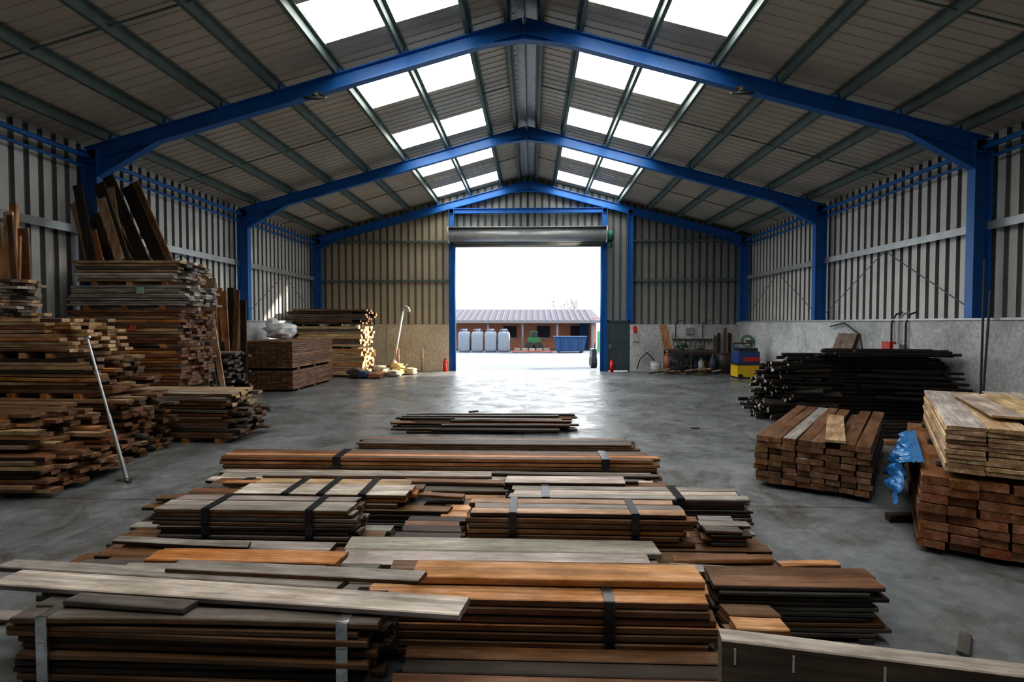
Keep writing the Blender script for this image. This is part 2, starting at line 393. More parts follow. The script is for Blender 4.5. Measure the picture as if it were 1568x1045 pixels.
mb.box(3.24, 3.5, 22.6, 23.0, 5.4, 5.75, PAINT, (.03, .2, .13)); mb.cyl((3.37, 22.8, 5.1), (3.37, 22.8, 5.4), .09, PAINT, (.03, .15, .1))
for x in (-3.06, 3.06): mb.box(x-.05, x+.05, 22.98, 23.08, 0, 5.3, BLUE)
mb.obj('roller_shutter', smooth=True)
mb = MB(); DB = flat('door_paint', (.06, .085, .10), .5)
mb.box(3.34, 4.2, 23.1, 23.16, 0.02, 2.05, DB); mb.box(3.31, 3.37, 23.06, 23.2, 0, 2.12, DB); mb.box(4.17, 4.24, 23.06, 23.2, 0, 2.12, DB)
mb.box(3.31, 4.24, 23.06, 23.2, 2.05, 2.14, DB); mb.box(3.42, 3.54, 23.05, 23.1, 1.0, 1.03, STEEL, (.6, .6, .6)); mb.box(3.4, 3.45, 23.08, 23.1, .92, 1.12, STEEL, (.5, .5, .5))
mb.box(3.45, 4.08, 23.09, 23.1, .2, .9, DB); mb.box(3.45, 4.08, 23.09, 23.1, 1.2, 1.95, DB)
mb.obj('door_1')
mb = MB(); cc = (.45, .45, .42)
for x in (-5.9,): mb.cyl((x, 23.0, 0.4), (x, 23.0, 2.0), .015, PAINT, cc, n=6); mb.cyl((x, 23.38, 2.0), (x, 23.38, 5.4), .015, PAINT, cc, n=6)
mb.obj('wall_conduit')
mb = MB()
mb.box(4.35, 4.6, 22.95, 23.05, 1.25, 1.6, PAINT, (.5, .5, .5)); mb.box(4.38, 4.5, 22.9, 22.95, 1.62, 1.85, PAINT, (.6, .04, .03)); mb.box(4.38, 4.5, 22.95, 23.05, 1.6, 1.88, PAINT, (.5, .03, .03))
mb.obj('switch_box')
for x in (-3.42, 3.45):
    mb = MB(); mb.cyl((x, 22.7, 0.0), (x, 22.7, .42), .075, PAINT, (.6, .02, .02)); mb.cyl((x, 22.7, .42), (x, 22.7, .5), .075, PAINT, (.6, .02, .02), r1=.03)
    mb.cyl((x, 22.7, .5), (x, 22.7, .56), .03, PAINT, (.02, .02, .02)); mb.tube([(x, 22.7, .54), (x+.09, 22.68, .5), (x+.1, 22.66, .2)], .012, PAINT, (.02, .02, .02))
    mb.obj('fire_extinguisher', smooth=True)
for x in (-4.12, 4.2):
    z = 8.05-.272*abs(x)-.3-.16
    mb = MB(); y = 10.9
    mb.torus((x, y, z-.02), .19, .032, (0, -.45, 1), PAINT, (.03, .03, .035)); mb.cyl((x, y, z-.02), (x, y+.03, z+.09), .08, PAINT, (.08, .08, .08), r1=.05)
    mb.cyl((x, y+.03, z+.09), (x, y+.2, z+.17), .02, PAINT, (.08, .08, .08)); mb.box(x-.05, x+.05, y+.15, y+.3, z+.13, z+.16, PAINT, (.05, .05, .05))
    mb.bar((x-.19, y, z-.02), (x+.19, y, z-.02), .02, .02, PAINT, (.05, .05, .05)); mb.bar((x, y-.17, z-.09), (x, y+.17, z+.05), .02, .02, PAINT, (.05, .05, .05))
    mb.obj('bay_light', smooth=True)

# ================================================================== CENTRAL LUMBER PILE
MIXB = [BR, BR, RB, DK, OR]; MIXD = [DK, DK, DG, BR]
def S(name, parts, loc=(0, 0, 0), rot=0, extra=None):
    mb = MB()
    for p in parts: bundle(mb, **p)
    if extra: extra(mb)
    return mb.obj(name, loc, rot)
B = dict
def f(mb):
    for i in range(46):
        L = R.uniform(1.6, 3.4); x = R.uniform(-2.5, 1.05-L); l = i//13
        board(mb, x, x+L, 9.8+R.random()*1.2-(0), .03+l*.045, .09, .035, jc(DK), jc(R.choice([DG, DK, RB])), yaw=R.uniform(-.04, .04))
S('scaffold_strip_pile', [], extra=f)
S('board_stack', [B(x0=-2.55, y0=8.55, z0=0, L=4.3, W=.5, H=.1, bw=.12, bt=.035, pal=[DK, BR], ej=.12, tops=[RB, DG, DG])])
S('lumber_bundle', [B(x0=-3.6, y0=6.55, z0=.06, L=5.25, W=.42, H=.30, bw=.105, bt=.05, pal=[BR, RB, BR, OR], ej=.06, tops=[RB, OR, BR], straps=(-2.2, 1.05), sw=.09)],
  extra=lambda mb: bearers(mb, -3.4, 5, 6.55, .42, 0, .06))
S('board_stack', [B(x0=-3.45, y0=6.02, z0=0, L=4.95, W=.5, H=.22, bw=.17, bt=.045, pal=[DK, BR, DG], ej=.1, tops=[PL, GY, PL])])
S('board_stack', [B(x0=-3.3, y0=5.62, z0=0, L=4.85, W=.36, H=.26, bw=.18, bt=.04, pal=MIXD, ej=.15, tops=[BR, DG, RB], straps=(-2.95,), sw=.1)])
S('lumber_bundle', [B(x0=-3.3, y0=4.95, z0=0, L=2.6, W=.62, H=.27, bw=.15, bt=.04, pal=MIXD, ej=.2, tops=[DG, BR]),
                    B(x0=-2.55, y0=5.0, z0=.272, L=1.55, W=.5, H=.13, bw=.17, bt=.045, pal=[BR, OR], ej=.1, tops=[PL, TN, TN], straps=(-2.15, -1.8, -1.42), sw=.07)])
S('board_stack', [B(x0=-.6, y0=4.9, z0=0, L=.42, W=.65, H=.24, bw=.16, bt=.04, pal=MIXB, ej=.12)])
S('lumber_bundle', [B(x0=0.0, y0=4.95, z0=.0, L=2.1, W=.36, H=.41, bw=.12, bt=.035, pal=[DG, DK, DG, BR], ej=.06, tops=[GY, PL, GY], straps=(.3, 1.5), sw=.07)])
S('board_stack', [B(x0=-.03, y0=5.33, z0=0, L=1.15, W=.24, H=.44, bw=.24, bt=.045, pal=MIXD, ej=.1, tops=[PL])])
S('lumber_bundle', [B(x0=-2.9, y0=4.36, z0=.22, L=1.6, W=.36, H=.25, bw=.12, bt=.036, pal=[DG, DK, BR, BR], ej=.05, tops=[GY, TN, GY], straps=(-2.5, -1.66), sw=.06),
                    B(x0=-3.2, y0=4.34, z0=0, L=2.2, W=.42, H=.215, bw=.14, bt=.04, pal=MIXD, ej=.15, tops=[BR, GY])])
S('board_stack', [B(x0=-.92, y0=4.36, z0=0, L=.5, W=.5, H=.26, bw=.125, bt=.04, pal=MIXB, ej=.06, tops=[BR, DK, RB]),])
S('lumber_bundle', [B(x0=-.3, y0=4.36, z0=.2, L=1.7, W=.36, H=.27, bw=.12, bt=.045, pal=[DK, BR, OR, BR], ej=.07, tops=[GY, TN, GY], straps=(.02, .97), sw=.06),
                    B(x0=-.25, y0=4.34, z0=0, L=2.2, W=.42, H=.195, bw=.14, bt=.04, pal=MIXD, ej=.12, tops=[DG, BR, GY]),
                    B(x0=1.6, y0=4.4, z0=.2, L=.3, W=.35, H=.13, bw=.12, bt=.035, pal=MIXD, ej=.08, tops=[GY, DG])])
S('board_stack', [B(x0=-3.15, y0=3.76, z0=0, L=5.05, W=.54, H=.2, bw=.18, bt=.045, pal=MIXB, ej=.18, tops=[DK, BR, DG]),
                  B(x0=-2.95, y0=3.78, z0=.202, L=1.7, W=.5, H=.05, bw=.16, bt=.045, pal=MIXD, ej=.18, tops=[GY, BR, DG]),
                  B(x0=-1.2, y0=3.78, z0=.202, L=2.25, W=.5, H=.09, bw=.25, bt=.045, pal=[BR, GY], ej=.1, tops=[PL, GY, PL])])
S('board_stack', [B(x0=2.15, y0=3.8, z0=0, L=.35, W=.4, H=.12, bw=.13, bt=.04, pal=MIXD, ej=.06, tops=[BR, DG])])
S('board_stack', [B(x0=-2.85, y0=3.28, z0=0, L=1.95, W=.46, H=.32, bw=.15, bt=.045, pal=MIXD, ej=.14, tops=[DG, GY]),
                  B(x0=-2.4, y0=3.52, z0=.322, L=1.25, W=.2, H=.09, bw=.2, bt=.045, pal=[OR, BR], ej=.04, tops=[OR]),
                  B(x0=-2.48, y0=3.29, z0=.322, L=1.33, W=.21, H=.09, bw=.21, bt=.045, pal=[DG, BR], ej=.04, tops=[GY])])
S('lumber_bundle', [B(x0=-.8, y0=3.14, z0=.04, L=2.0, W=.26, H=.34, bw=.13, bt=.048, pal=[BR, RB, RB, BR], ej=.04, tops=[BR, OR], straps=(.62,), sw=.06),
                    B(x0=-.75, y0=3.42, z0=0, L=1.9, W=.3, H=.36, bw=.15, bt=.045, pal=MIXB, ej=.05, tops=[OR, BR]),
                    B(x0=-.58, y0=3.3, z0=.382, L=1.76, W=.24, H=.05, bw=.24, bt=.05, pal=[OR], ej=.02, tops=[OR])],
  extra=lambda mb: bearers(mb, -.8, 2., 3.14, .26, 0, .04))
S('board_stack', [B(x0=1.34, y0=3.42, z0=.03, L=.96, W=.3, H=.32, bw=.15, bt=.032, pal=MIXD, ej=.07, tops=[BR, DG, RB])], extra=lambda mb: bearers(mb, 1.34, 1, 3.42, .3, 0, .03))
S('board_stack', [B(x0=1.32, y0=3.1, z0=0, L=.26, W=.28, H=.26, bw=.14, bt=.04, pal=MIXB, ej=.04, tops=[OR, BR])])
S('lumber_bundle', [B(x0=-2.55, y0=2.76, z0=.05, L=1.88, W=.36, H=.39, bw=.12, bt=.039, pal=[DG, DK, BR, BR, BR], ej=.07, tops=[DG, GY], straps=(-2.42, -.83), smat=TIN, sw=.06, bend=.014, yj=.014)],
  extra=lambda mb: bearers(mb, -2.55, 1.7, 2.78, .36, 0, .05))
def f(mb):
    board(mb, 0, 2.75, .10, .022, .19, .034, jc(GY), PL); board(mb, .6, 1.3, -.06, .02, .1, .03, DG, DG)
    board(mb, -.2, 2.0, .27, .02, .12, .034, DG, GY); board(mb, .9, 2.45, .34, .05, .13, .03, BR, GY, yaw=.02)
S('plank', [], loc=(-2.95, 3.0, .452), rot=-5, extra=f)
S('board_stack', [B(x0=-.50, y0=2.72, z0=0, L=1.7, W=.36, H=.14, bw=.12, bt=.045, pal=MIXB, ej=.07, tops=[BR, DK, RB])])
def loose(z, items):
    def g(mb):
        for (x, y, L, w, c, t, yw) in items: board(mb, x, x+L, y, z+.02, w, .03, c, t, yaw=yw, bend=.006)
    return g
S('loose_boards', [], extra=loose(.262, [(-3.1, 5.75, 1.7, .1, BR, OR, .05), (-1.2, 5.8, 2.3, .12, BR, RB, -.03), (-.2, 5.88, 1.5, .08, DK, DG, .04)]))
S('loose_boards', [], extra=loose(.222, [(-2.9, 6.2, 2.6, .13, BR, GY, .03), (-.3, 6.3, 1.9, .1, DK, DG, -.04)]))
S('loose_boards', [], extra=loose(.262, [(-2.6, 3.9, 1.2, .13, BR, OR, .04), (-3.1, 4.12, 1.1, .1, DK, GY, -.06)]))
S('loose_boards', [], extra=loose(.205, [(1.15, 3.9, .95, .12, BR, GY, -.07), (1.2, 4.1, .75, .1, OR, RB, .08)]))
S('loose_boards', [], extra=loose(.282, [(-3.4, 5.15, .8, .12, DK, BR, .08), (-1.0, 5.3, .5, .1, BR, RB, -.1)]))
S('loose_boards', [], extra=loose(.0, [(-3.7, 3.5, .8, .12, BR, GY, .06), (1.7, 3.0, .8, .1, DG, GY, -.08), (2.15, 4.5, .5, .1, BR, OR, .1)]))
def f(mb):
    board(mb, 0, 2.6, 0, .47, .10, .3, (.13, .09, .065), (.42, .37, .32), end=(.2, .16, .12)); board(mb, .03, 2.6, .0, .16, .11, .31, (.09, .065, .05), end=(.15, .1, .08))
    for x in (.05, .28, .62): mb.box(x, x+.008, -.056, -.051, .52, .59, PAINT, (.6, .6, .58))
S('timber_beam', [], loc=(.98, 2.41, 0), rot=-11, extra=f)
S('plank', [B(x0=0, y0=0, z0=0, L=.25, W=.15, H=.08, bw=.15, bt=.04, pal=[TN], tops=[PL])], loc=(.68, 2.45, 0), rot=10)

# ================================================================== RIGHT STACKS
RE = (.24, .125, .06)
S('timber_pallet_stack', [B(x0=0, y0=0, z0=.06, L=3.0, W=1.2, H=.56, bw=.15, bt=.07, pal=[BR, DK, BR], ej=.06, end=RE, tops=[BR, BR, GY], drop=.2, yj=.012)],
  loc=(3.90, 6.15, 0), rot=56, extra=lambda mb: (bearers(mb, 0, 3.0, 0, 1.2, 0, .06), mb.obox((.95, .45, .65), (1.0, .1, 0), (-.012, .1, 0), (0, 0, .015), WX, TN)))
def q(mb):
    bearers(mb, 0, 3.1, 0, 1.4, 0, .05)
    bearers(mb, .1, 3.0, .15, 1.1, .68, .04)
S('timber_pallet_stack', [B(x0=0, y0=0, z0=.05, L=3.1, W=1.4, H=.62, bw=.2, bt=.075, pal=[RB, BR, RB], ej=.08, end=(.34, .14, .065), tops=[RB, OR], yj=.012),
                          B(x0=.05, y0=.1, z0=.72, L=3.0, W=.55, H=.42, bw=.275, bt=.045, pal=[BR, RB], ej=.03, end=(.30, .13, .06), tops=[PL]),
                          B(x0=.0, y0=.68, z0=.72, L=3.0, W=.55, H=.40, bw=.275, bt=.04, pal=[TN, YL], ej=.03, end=TN, tops=[YL, PL])],
  loc=(4.72, 4.15, 0), rot=58, extra=q)
S('plank', [B(x0=0, y0=0, z0=0, L=1.9, W=.5, H=.03, bw=.25, bt=.03, pal=[YL], tops=[YL, PL], ej=.05)], loc=(4.65, 4.75, 1.145), rot=62)
m, nt, b = nodes('blue_polythene'); b.inputs['Base Color'].default_value = (.03, .20, .50, 1); b.inputs['Roughness'].default_value = .22
BLP = m
mb = MB(); nu, nv = 34, 50; vs = []; fs = []
d = V((.53, .85, 0)); nrm = V((-.85, .53, 0)); o0 = V((3.53, 4.89, 0))
for j in range(nv):
    for i in range(nu):
        s = .25+1.8*j/(nv-1); t = i/(nu-1)
        hang = .55+.4*noise.noise(V((s*2.3, 7, 0)))
        if t < .4: off = -.05+t/.4*.09; z = .72-t*.03
        else: off = .045+(t-.4)*.18; z = .70-(t-.4)*hang*1.2
        p = o0+d*s+nrm*off+V((0, 0, z)); k = noise.noise(V((s*5, t*5, 0)))*.08+noise.noise(V((s*13, t*13, 4)))*.045
        if t > .4: p += nrm*(max(k, -.01)*1.5+.02)
        p.z += k*.4 if t > .4 else abs(k)*.3
        p += d*k*.4
        p.z = max(p.z, .01); vs.append(p)
for j in range(nv-1):
    for i in range(nu-1): fs.append((j*nu+i, j*nu+i+1, (j+1)*nu+i+1, (j+1)*nu+i))
mb.add(vs, fs, BLP); o = mb.obj('blue_plastic_sheet'); 
for p in o.data.polygons: p.use_smooth = True
S('wood_offcut', [B(x0=0, y0=0, z0=0, L=.22, W=.1, H=.08, bw=.1, bt=.08, pal=[DK])], loc=(3.75, 5.55, 0), rot=5)
S('wood_offcut', [B(x0=0, y0=0, z0=0, L=.5, W=.1, H=.07, bw=.1, bt=.07, pal=[OR])], loc=(5.9, 9.2, 0), rot=-12)
BK = (.020, .015, .013)
def f(mb):
    for l in range(18):
        w = 2.1*(1-l/24)
        for k in range(int(w/.13)):
            y = -w/2+k*.13+R.uniform(-.03, .03); z = .05+l*.073+R.uniform(0, .01)
            x = R.uniform(-.3, .5)+.02*l
            board(mb, x, 3.2+R.uniform(-.3, .15), y, z, .09, .055, jc(BK), None, yaw=R.uniform(-.05, .05), end=jc(R.choice([(.4, .38, .36), (.3, .28, .26), DK]), .3), bend=.015, roll=R.uniform(-.3, .3))
    for k in range(150):
        h = R.random(); L = R.uniform(.5, 1.3)
        y = R.uniform(-1.2, .3)*(1-h*.45); z = .05+h*1.1
        x = R.uniform(-.7, -.15)+h*.3
        board(mb, x, x+L, y, z, R.uniform(.05, .09), R.uniform(.03, .06), jc(R.choice([BK, BK, (.05, .033, .024)])), None, yaw=R.uniform(-.5, .5), end=jc(R.choice([(.72, .7, .67), (.55, .53, .5), (.3, .28, .26)]), .3), roll=R.uniform(-.9, .9), pitch=R.uniform(-.06, .03))
    for k in range(12):
        board(mb, .6+R.random(), 3.15, -1.0+R.random()*1.2, 1.32+R.uniform(0, .1), .1, .05, jc((.03, .023, .02)), None, yaw=R.uniform(-.12, .05), pitch=R.uniform(-.02, .02))
    for k in range(6):
        board(mb, 1.0+R.random(), 3.15, -1.3+.06*k, .5+.1*k, .12, .05, jc((.03, .023, .02)), None, yaw=R.uniform(-.1, .02), pitch=.03)
S('dark_timber_pile', [], loc=(5.45, 12.2, 0), rot=-3, extra=f)
def f(mb):
    for k in range(9):
        board(mb, R.uniform(0, .5), 2.6+R.uniform(-.3, .2), k*.1, .03+.05*(k % 3), .1, .05, jc((.04, .03, .024)), None, yaw=R.uniform(-.08, .08))
S('dark_timber_pile', [], loc=(5.5, 9.75, 0), rot=0, extra=f)
# generator
mb = MB(); 
mb.box(7.55, 8.4, 20.0, 20.7, .06, .5, PAINT, (.75, .50, .02)); mb.box(7.5, 8.45, 19.97, 20.73, .5, .56, PAINT, (.02, .03, .06)); mb.box(7.6, 8.35, 20.05, 20.68, .56, .98, PAINT, (.03, .07, .22))
mb.box(7.75, 8.35, 20.02, 20.06, .62, .78, PAINT, (.5, .03, .03)); mb.box(7.65, 8.3, 20.1, 20.6, .98, 1.1, PAINT, (.03, .03, .04))
for x in (7.65, 8.3): mb.cyl((x, 19.96, .09), (x, 20.05, .09), .09, PAINT, (.02, .02, .02)); mb.cyl((x, 20.65, .09), (x, 20.74, .09), .09, PAINT, (.02, .02, .02))
mb.tube([(7.65, 20.65, 1.0), (7.65, 20.72, 1.25), (8.3, 20.72, 1.25), (8.3, 20.65, 1.0)], .02, PAINT, (.02, .02, .02))
mb.obj('generator')
mb = MB()
for r in (.16, .2, .24): mb.torus((8.5, 21.6, 1.3), r, .016, (-.6, -.8, 0), PAINT, (.02, .16, .06))
mb.box(8.45, 8.76, 21.55, 21.65, 1.25, 1.35, PAINT, (.1, .1, .1)); mb.obj('hose_reel')
mb = MB()
mb.box(5.6, 7.5, 22.3, 22.95, .85, .92, WX, (.12, .09, .07))
for x in (5.65, 6.55, 7.42):
    for y in (22.34, 22.9): mb.box(x-.04, x+.04, y-.04, y+.04, 0, .85, PAINT, (.10, .07, .06))
mb.box(5.6, 7.5, 22.32, 22.93, .25, .29, WX, (.1, .08, .06))
mb.box(5.62, 7.48, 22.32, 22.36, .74, .84, PAINT, (.08, .06, .05))
for i in range(9):
    x = 5.75+i*.19; h = R.uniform(.12, .38); mb.box(x, x+R.uniform(.08, .16), 22.4, 22.7, .29, .29+h, PAINT, jc(R.choice([(.05, .05, .06), (.25, .08, .04), (.2, .2, .2), (.03, .08, .15)])))
mb.obj('workbench')
mb = MB()
mb.cyl((6.05, 22.6, 1.1), (6.45, 22.6, 1.1), .09, PAINT, (.04, .10, .09)); mb.box(6.15, 6.35, 22.52, 22.68, .92, 1.05, PAINT, (.04, .08, .08))
for x in (5.98, 6.48): mb.cyl((x, 22.6, 1.1), (x+.05, 22.6, 1.1), .12, PAINT, (.25, .25, .25))
mb.obj('bench_grinder', smooth=True)
mb = MB(); mb.box(6.9, 7.1, 22.45, 22.7, .92, 1.0, STEEL, (.2, .2, .22)); mb.box(6.92, 7.08, 22.3, 22.5, 1.0, 1.12, STEEL, (.2, .2, .22)); mb.box(6.9, 7.1, 22.22, 22.28, .98, 1.14, STEEL, (.25, .25, .25)); mb.cyl((7.0, 22.1, 1.05), (7.0, 22.3, 1.05), .02, STEEL, (.4, .4, .4)); mb.obj('bench_vise')
mb = MB(); mb.bar((5.75, 22.75, .93), (5.55, 22.93, 1.95), .28, .03, WZ, (.45, .22, .12), up=(0, 1, 0)); mb.bar((5.95, 22.8, .93), (5.85, 22.92, 1.7), .12, .03, WZ, PL, up=(0, 1, 0)); mb.obj('plank')
mb = MB(); mb.box(6.5, 6.85, 22.96, 23.03, 1.55, 1.85, PAINT, (.6, .6, .55)); mb.box(6.53, 6.82, 22.95, 22.965, 1.58, 1.82, PAINT, (.3, .32, .3)); mb.obj('wall_cabinet')
mb = MB(); mb.box(6.0, 7.6, 22.98, 23.04, 1.3, 1.36, WX, DG)
for i in range(8):
    x = 6.1+i*.2; mb.bar((x, 22.96, 1.36), (x+R.uniform(-.08, .08), 22.96, 1.36+R.uniform(-.4, -.2)), .04, .03, PAINT, jc(R.choice([(.04, .04, .05), (.2, .1, .05), (.15, .15, .16)])), up=(0, 1, 0))
for x in (6.1, 7.2): mb.tube([(x, 22.95, 1.4), (x, 22.95, 2.0), (x+.3, 22.8, 2.15)], .02, PAINT, (.03, .03, .03))
mb.obj('tool_rack')
def drum(name, x, y, r, h, col):
    mb = MB(); mb.cyl((x, y, 0), (x, y, h), r, PAINT, col, n=24)
    for k in (.02, .34, .67, .98): mb.torus((x, y, h*k), r, .012, (0, 0, 1), PAINT, col)
    mb.cyl((x+r*.5, y, h), (x+r*.5, y, h+.02), .03, PAINT, (.05, .05, .05)); mb.obj(name, smooth=True)
drum('steel_drum', 7.85, 22.3, .26, .8, (.06, .05, .05)); drum('steel_drum', 5.15, 22.3, .2, .45, (.5, .5, .48))
def gas(x, y, h, col):
    mb = MB(); mb.cyl((x, y, 0), (x, y, h*.8), .11, PAINT, col, n=18); mb.cyl((x, y, h*.8), (x, y, h*.9), .11, PAINT, col, r1=.04, n=18); mb.cyl((x, y, h*.9), (x, y, h), .03, STEEL, (.5, .4, .2)); mb.obj('gas_cylinder', smooth=True)
gas(5.55, 22.1, .9, (.28, .12, .06)); gas(6.9, 22.12, .6, (.35, .33, .3)); gas(7.35, 22.12, .75, (.05, .07, .12))
mb = MB()
for k in range(14):
    a = V((4.7+R.random()*3.0, 21.4+R.random()*.3, .05+.04*(k % 4))); l = R.uniform(.3, .9); t = R.uniform(-.5, .5)
    mb.bar(a, a+V((math.cos(t)*l, math.sin(t)*l*.3, R.uniform(0, .12))), .08, .05, WX, jc(R.choice([DK, BR, TN, GY])))
mb.obj('scrap_wood_heap')
mb = MB()
pts = [(4.5, 22.8, .1), (4.6, 22.75, .5), (4.9, 22.8, .8), (5.2, 22.85, .5), (5.3, 22.8, .1)]; mb.tube(pts, .02, PAINT, (.02, .02, .02)); mb.obj('black_hose')
mb = MB()
for i, (x, z, c) in enumerate(((7.75, 1.6, DK), (8.0, 1.8, BR), (7.6, 1.5, DG), (8.2, 1.6, DK))):
    mb.bar((x, 22.65, 0), (x+.12, 22.98, z), .12, .03, WZ, jc(c), up=(0, 1, 0))
mb.obj('leaning_boards')
mb = MB()
for i, y in enumerate((12.9, 13.15, 13.4)):
    mb.tube([(8.7, y, .1), (8.7, y, 2.0), (8.8, y, 2.2), (8.95, y, 2.25)], .022, PAINT, (.05, .05, .06) if i != 1 else (.45, .45, .45))
mb.box(8.6, 8.74, 13.3, 13.6, 1.3, 1.55, PAINT, (.55, .05, .04)); mb.box(8.62, 8.74, 13.0, 13.2, 1.3, 1.5, PAINT, (.4, .4, .4)); mb.box(8.62, 8.74, 13.65, 13.8, .95, 1.12, PAINT, (.1, .1, .1))
mb.tube([(8.68, 13.5, 1.2), (8.6, 13.5, .6), (8.62, 13.8, .3), (8.66, 14.2, .5), (8.66, 14.6, 1.7), (8.66, 15.3, 2.0), (8.66, 16.0, 1.9)], .02, PAINT, (.03, .03, .03))
mb.obj('pipework_valves')
mb = MB(); mb.bar((8.4, 15.2, .9), (8.7, 15.2, 1.72), .9, .02, WX, (.22, .15, .11), up=(1, 0, 0)); mb.bar((8.35, 15.2, 0), (8.4, 15.2, .9), .9, .02, WX, (.16, .11, .09), up=(1, 0, 0)); mb.obj('plywood_sheet')
mb = MB()
for (y, z, dx) in ((10.75, 3.2, 0), (10.6, 2.6, .1)):
    mb.cyl((8.45-dx, y-.3, 0), (8.7, y, z), .02, PAINT, (.06, .06, .07), n=8)
mb.obj('leaning_poles')

# ================================================================== LEFT STACKS
def l1(mb):
    for z in (.72, 1.52, 2.24): bearers(mb, -8.55, 1.95, 10.2, 1.1, z, .08, 3, OR)
    mb.box(-7.3, -7.16, 10.175, 10.19, 2.55, 2.67, PAINT, (.35, .6, .45))
    mb.box(-7.45, -7.33, 10.17, 10.19, 1.85, 1.95, PAINT, (.6, .12, .1))
S('lumber_stack', [B(x0=-8.6, y0=10.2, z0=0, L=2.15, W=1.1, H=.72, bw=.16, bt=.05, pal=[DK, BR, DG], ej=.1),
                   B(x0=-8.6, y0=10.2, z0=.8, L=2.1, W=1.1, H=.72, bw=.16, bt=.06, pal=[BR, RB, OR, BR], ej=.08, end=BR),
                   B(x0=-8.6, y0=10.2, z0=1.6, L=2.1, W=1.1, H=.64, bw=.16, bt=.06, pal=[BR, RB, OR, TN], ej=.08, end=BR),
                   B(x0=-8.6, y0=10.2, z0=2.32, L=2.2, W=1.1, H=.38, bw=.18, bt=.05, pal=[GY, PL, DG, GY], ej=.12, tops=[GY], bend=.01),
                   B(x0=-8.5, y0=10.25, z0=2.78, L=1.95, W=1.0, H=.40, bw=.18, bt=.06, pal=[DG, GY, TN, PL], ej=.12, tops=[GY, TN], bend=.01)], extra=lambda mb: (l1(mb), bearers(mb, -8.4, 1.8, 10.25, 1.0, 2.70, .08, 3, OR)))
S('lumber_stack', [B(x0=-8.6, y0=7.6, z0=0, L=2.85, W=1.15, H=.9, bw=.15, bt=.055, pal=[DK, BR, TN, BR, DG], ej=.2, end=BR, bend=.025, yj=.02),
                   B(x0=-8.6, y0=7.65, z0=.98, L=2.6, W=1.1, H=.5, bw=.15, bt=.055, pal=[BR, TN, TN, OR, DK], ej=.22, taper=.35, end=BR, bend=.025, yj=.02),
                   B(x0=-8.6, y0=7.65, z0=1.56, L=2.2, W=1.1, H=.5, bw=.15, bt=.055, pal=[TN, TN, BR, OR, YL], ej=.22, taper=.45, end=TN, tops=[GY, TN], bend=.025, yj=.02),
                   B(x0=-8.6, y0=8.0, z0=2.1, L=.95, W=.6, H=.55, bw=.15, bt=.05, pal=[GY, TN, DG], ej=.15, bend=.01)],
  extra=lambda mb: (bearers(mb, -8.6, 2.6, 7.6, 1.15, .9, .08, 5, OR), bearers(mb, -8.6, 2.1, 7.65, 1.1, 1.48, .08, 5, OR), bearers(mb, -8.6, .9, 8.0, .6, 2.06, .04, 3, OR)))
S('lumber_stack', [B(x0=-8.6, y0=5.95, z0=.06, L=3.2, W=1.35, H=.42, bw=.15, bt=.055, pal=[BR, TN, RB, DK], ej=.18, end=RB, tops=[RB, BR], bend=.025, yj=.02),
                   B(x0=-8.6, y0=6.1, z0=.52, L=3.0, W=1.15, H=.40, bw=.15, bt=.055, pal=[BR, TN, TN, OR, DK], ej=.25, taper=.4, end=BR, tops=[TN, BR], bend=.025, yj=.02)],
  extra=lambda mb: bearers(mb, -8.6, 3.1, 5.95, 1.35, 0, .06, 5))
S('lumber_stack', [B(x0=0, y0=0, z0=.08, L=2.3, W=1.05, H=.46, bw=.15, bt=.05, pal=[DG, DK, BR], ej=.22, end=BR, tops=[DG], bend=.015),
                   B(x0=0.05, y0=.05, z0=.56, L=2.1, W=1.0, H=.26, bw=.17, bt=.05, pal=[DG, GY, BR], ej=.12, end=TN, tops=[GY, TN, GY], bend=.01)],
  loc=(-7.05, 8.95, 0), rot=-2, extra=lambda mb: bearers(mb, 0, 2.3, 0, 1.05, 0, .08, 4, OR))
mb = MB(); a = V((-4.95, 6.72, .03)); b = V((-5.6, 6.95, 1.78))
STC = (.5, .53, .56)
mb.cyl(a, b, .016, STEEL, STC); mb.cyl(a+(b-a)*.0, a+(b-a)*.45, .022, STEEL, STC)
mb.box(a.x-.1, a.x+.1, a.y-.05, a.y+.05, 0, .02, STEEL, (.3, .3, .3)); mb.bar(a+V((0, 0, -.01)), a+V((.12, -.1, -.01)), .05, .02, STEEL, (.2, .2, .2))
mb.bar(b+V((-.03, 0, .0)), b+V((.03, 0, .03)), .03, .03, STEEL, STC); mb.obj('steel_prop')
def lean(name, items, mat=WZ):
    mb = MB()
    for (x, y, z0, x2, z1, w, c, yj) in items:
        mb.bar((x, y, z0), (x2, y+yj, z1), .035, w, mat, jc(c, .15), up=(1, 0, 0))
    return mb.obj(name)
it = []
for i in range(17):
    x = -8.45+R.random()*.85; t = R.uniform(3.7, 4.7)
    it.append((x, 10.3+R.random()*.75, 3.19, max(-9.0, x-R.uniform(.05, .35)*(1+(x+8.45))), t, R.uniform(.1, .22), R.choice([OR, BR, DK, TN, TN]), R.uniform(-.03, .1)))
it += [(-7.3, 10.9, 3.19, -8.0, 4.75, .26, DK, .05), (-7.2, 11.0, 3.19, -7.95, 4.85, .2, RB, .05), (-7.5, 10.7, 3.19, -8.25, 4.9, .22, DK, .05)]
lean('leaning_boards', it)
it = []
for i in range(18):
    x = -8.55+R.random()*.85; it.append((x, 8.05+R.random()*.5, 2.66 if x < -7.7 else 2.08, x-R.uniform(-.05, .12), R.uniform(3.1, 4.0) if x > -8.3 else R.uniform(3.6, 4.3), R.uniform(.08, .18), R.choice([OR, TN, YL, BR]), R.uniform(-.03, .1)))
lean('leaning_boards', it)
it = []
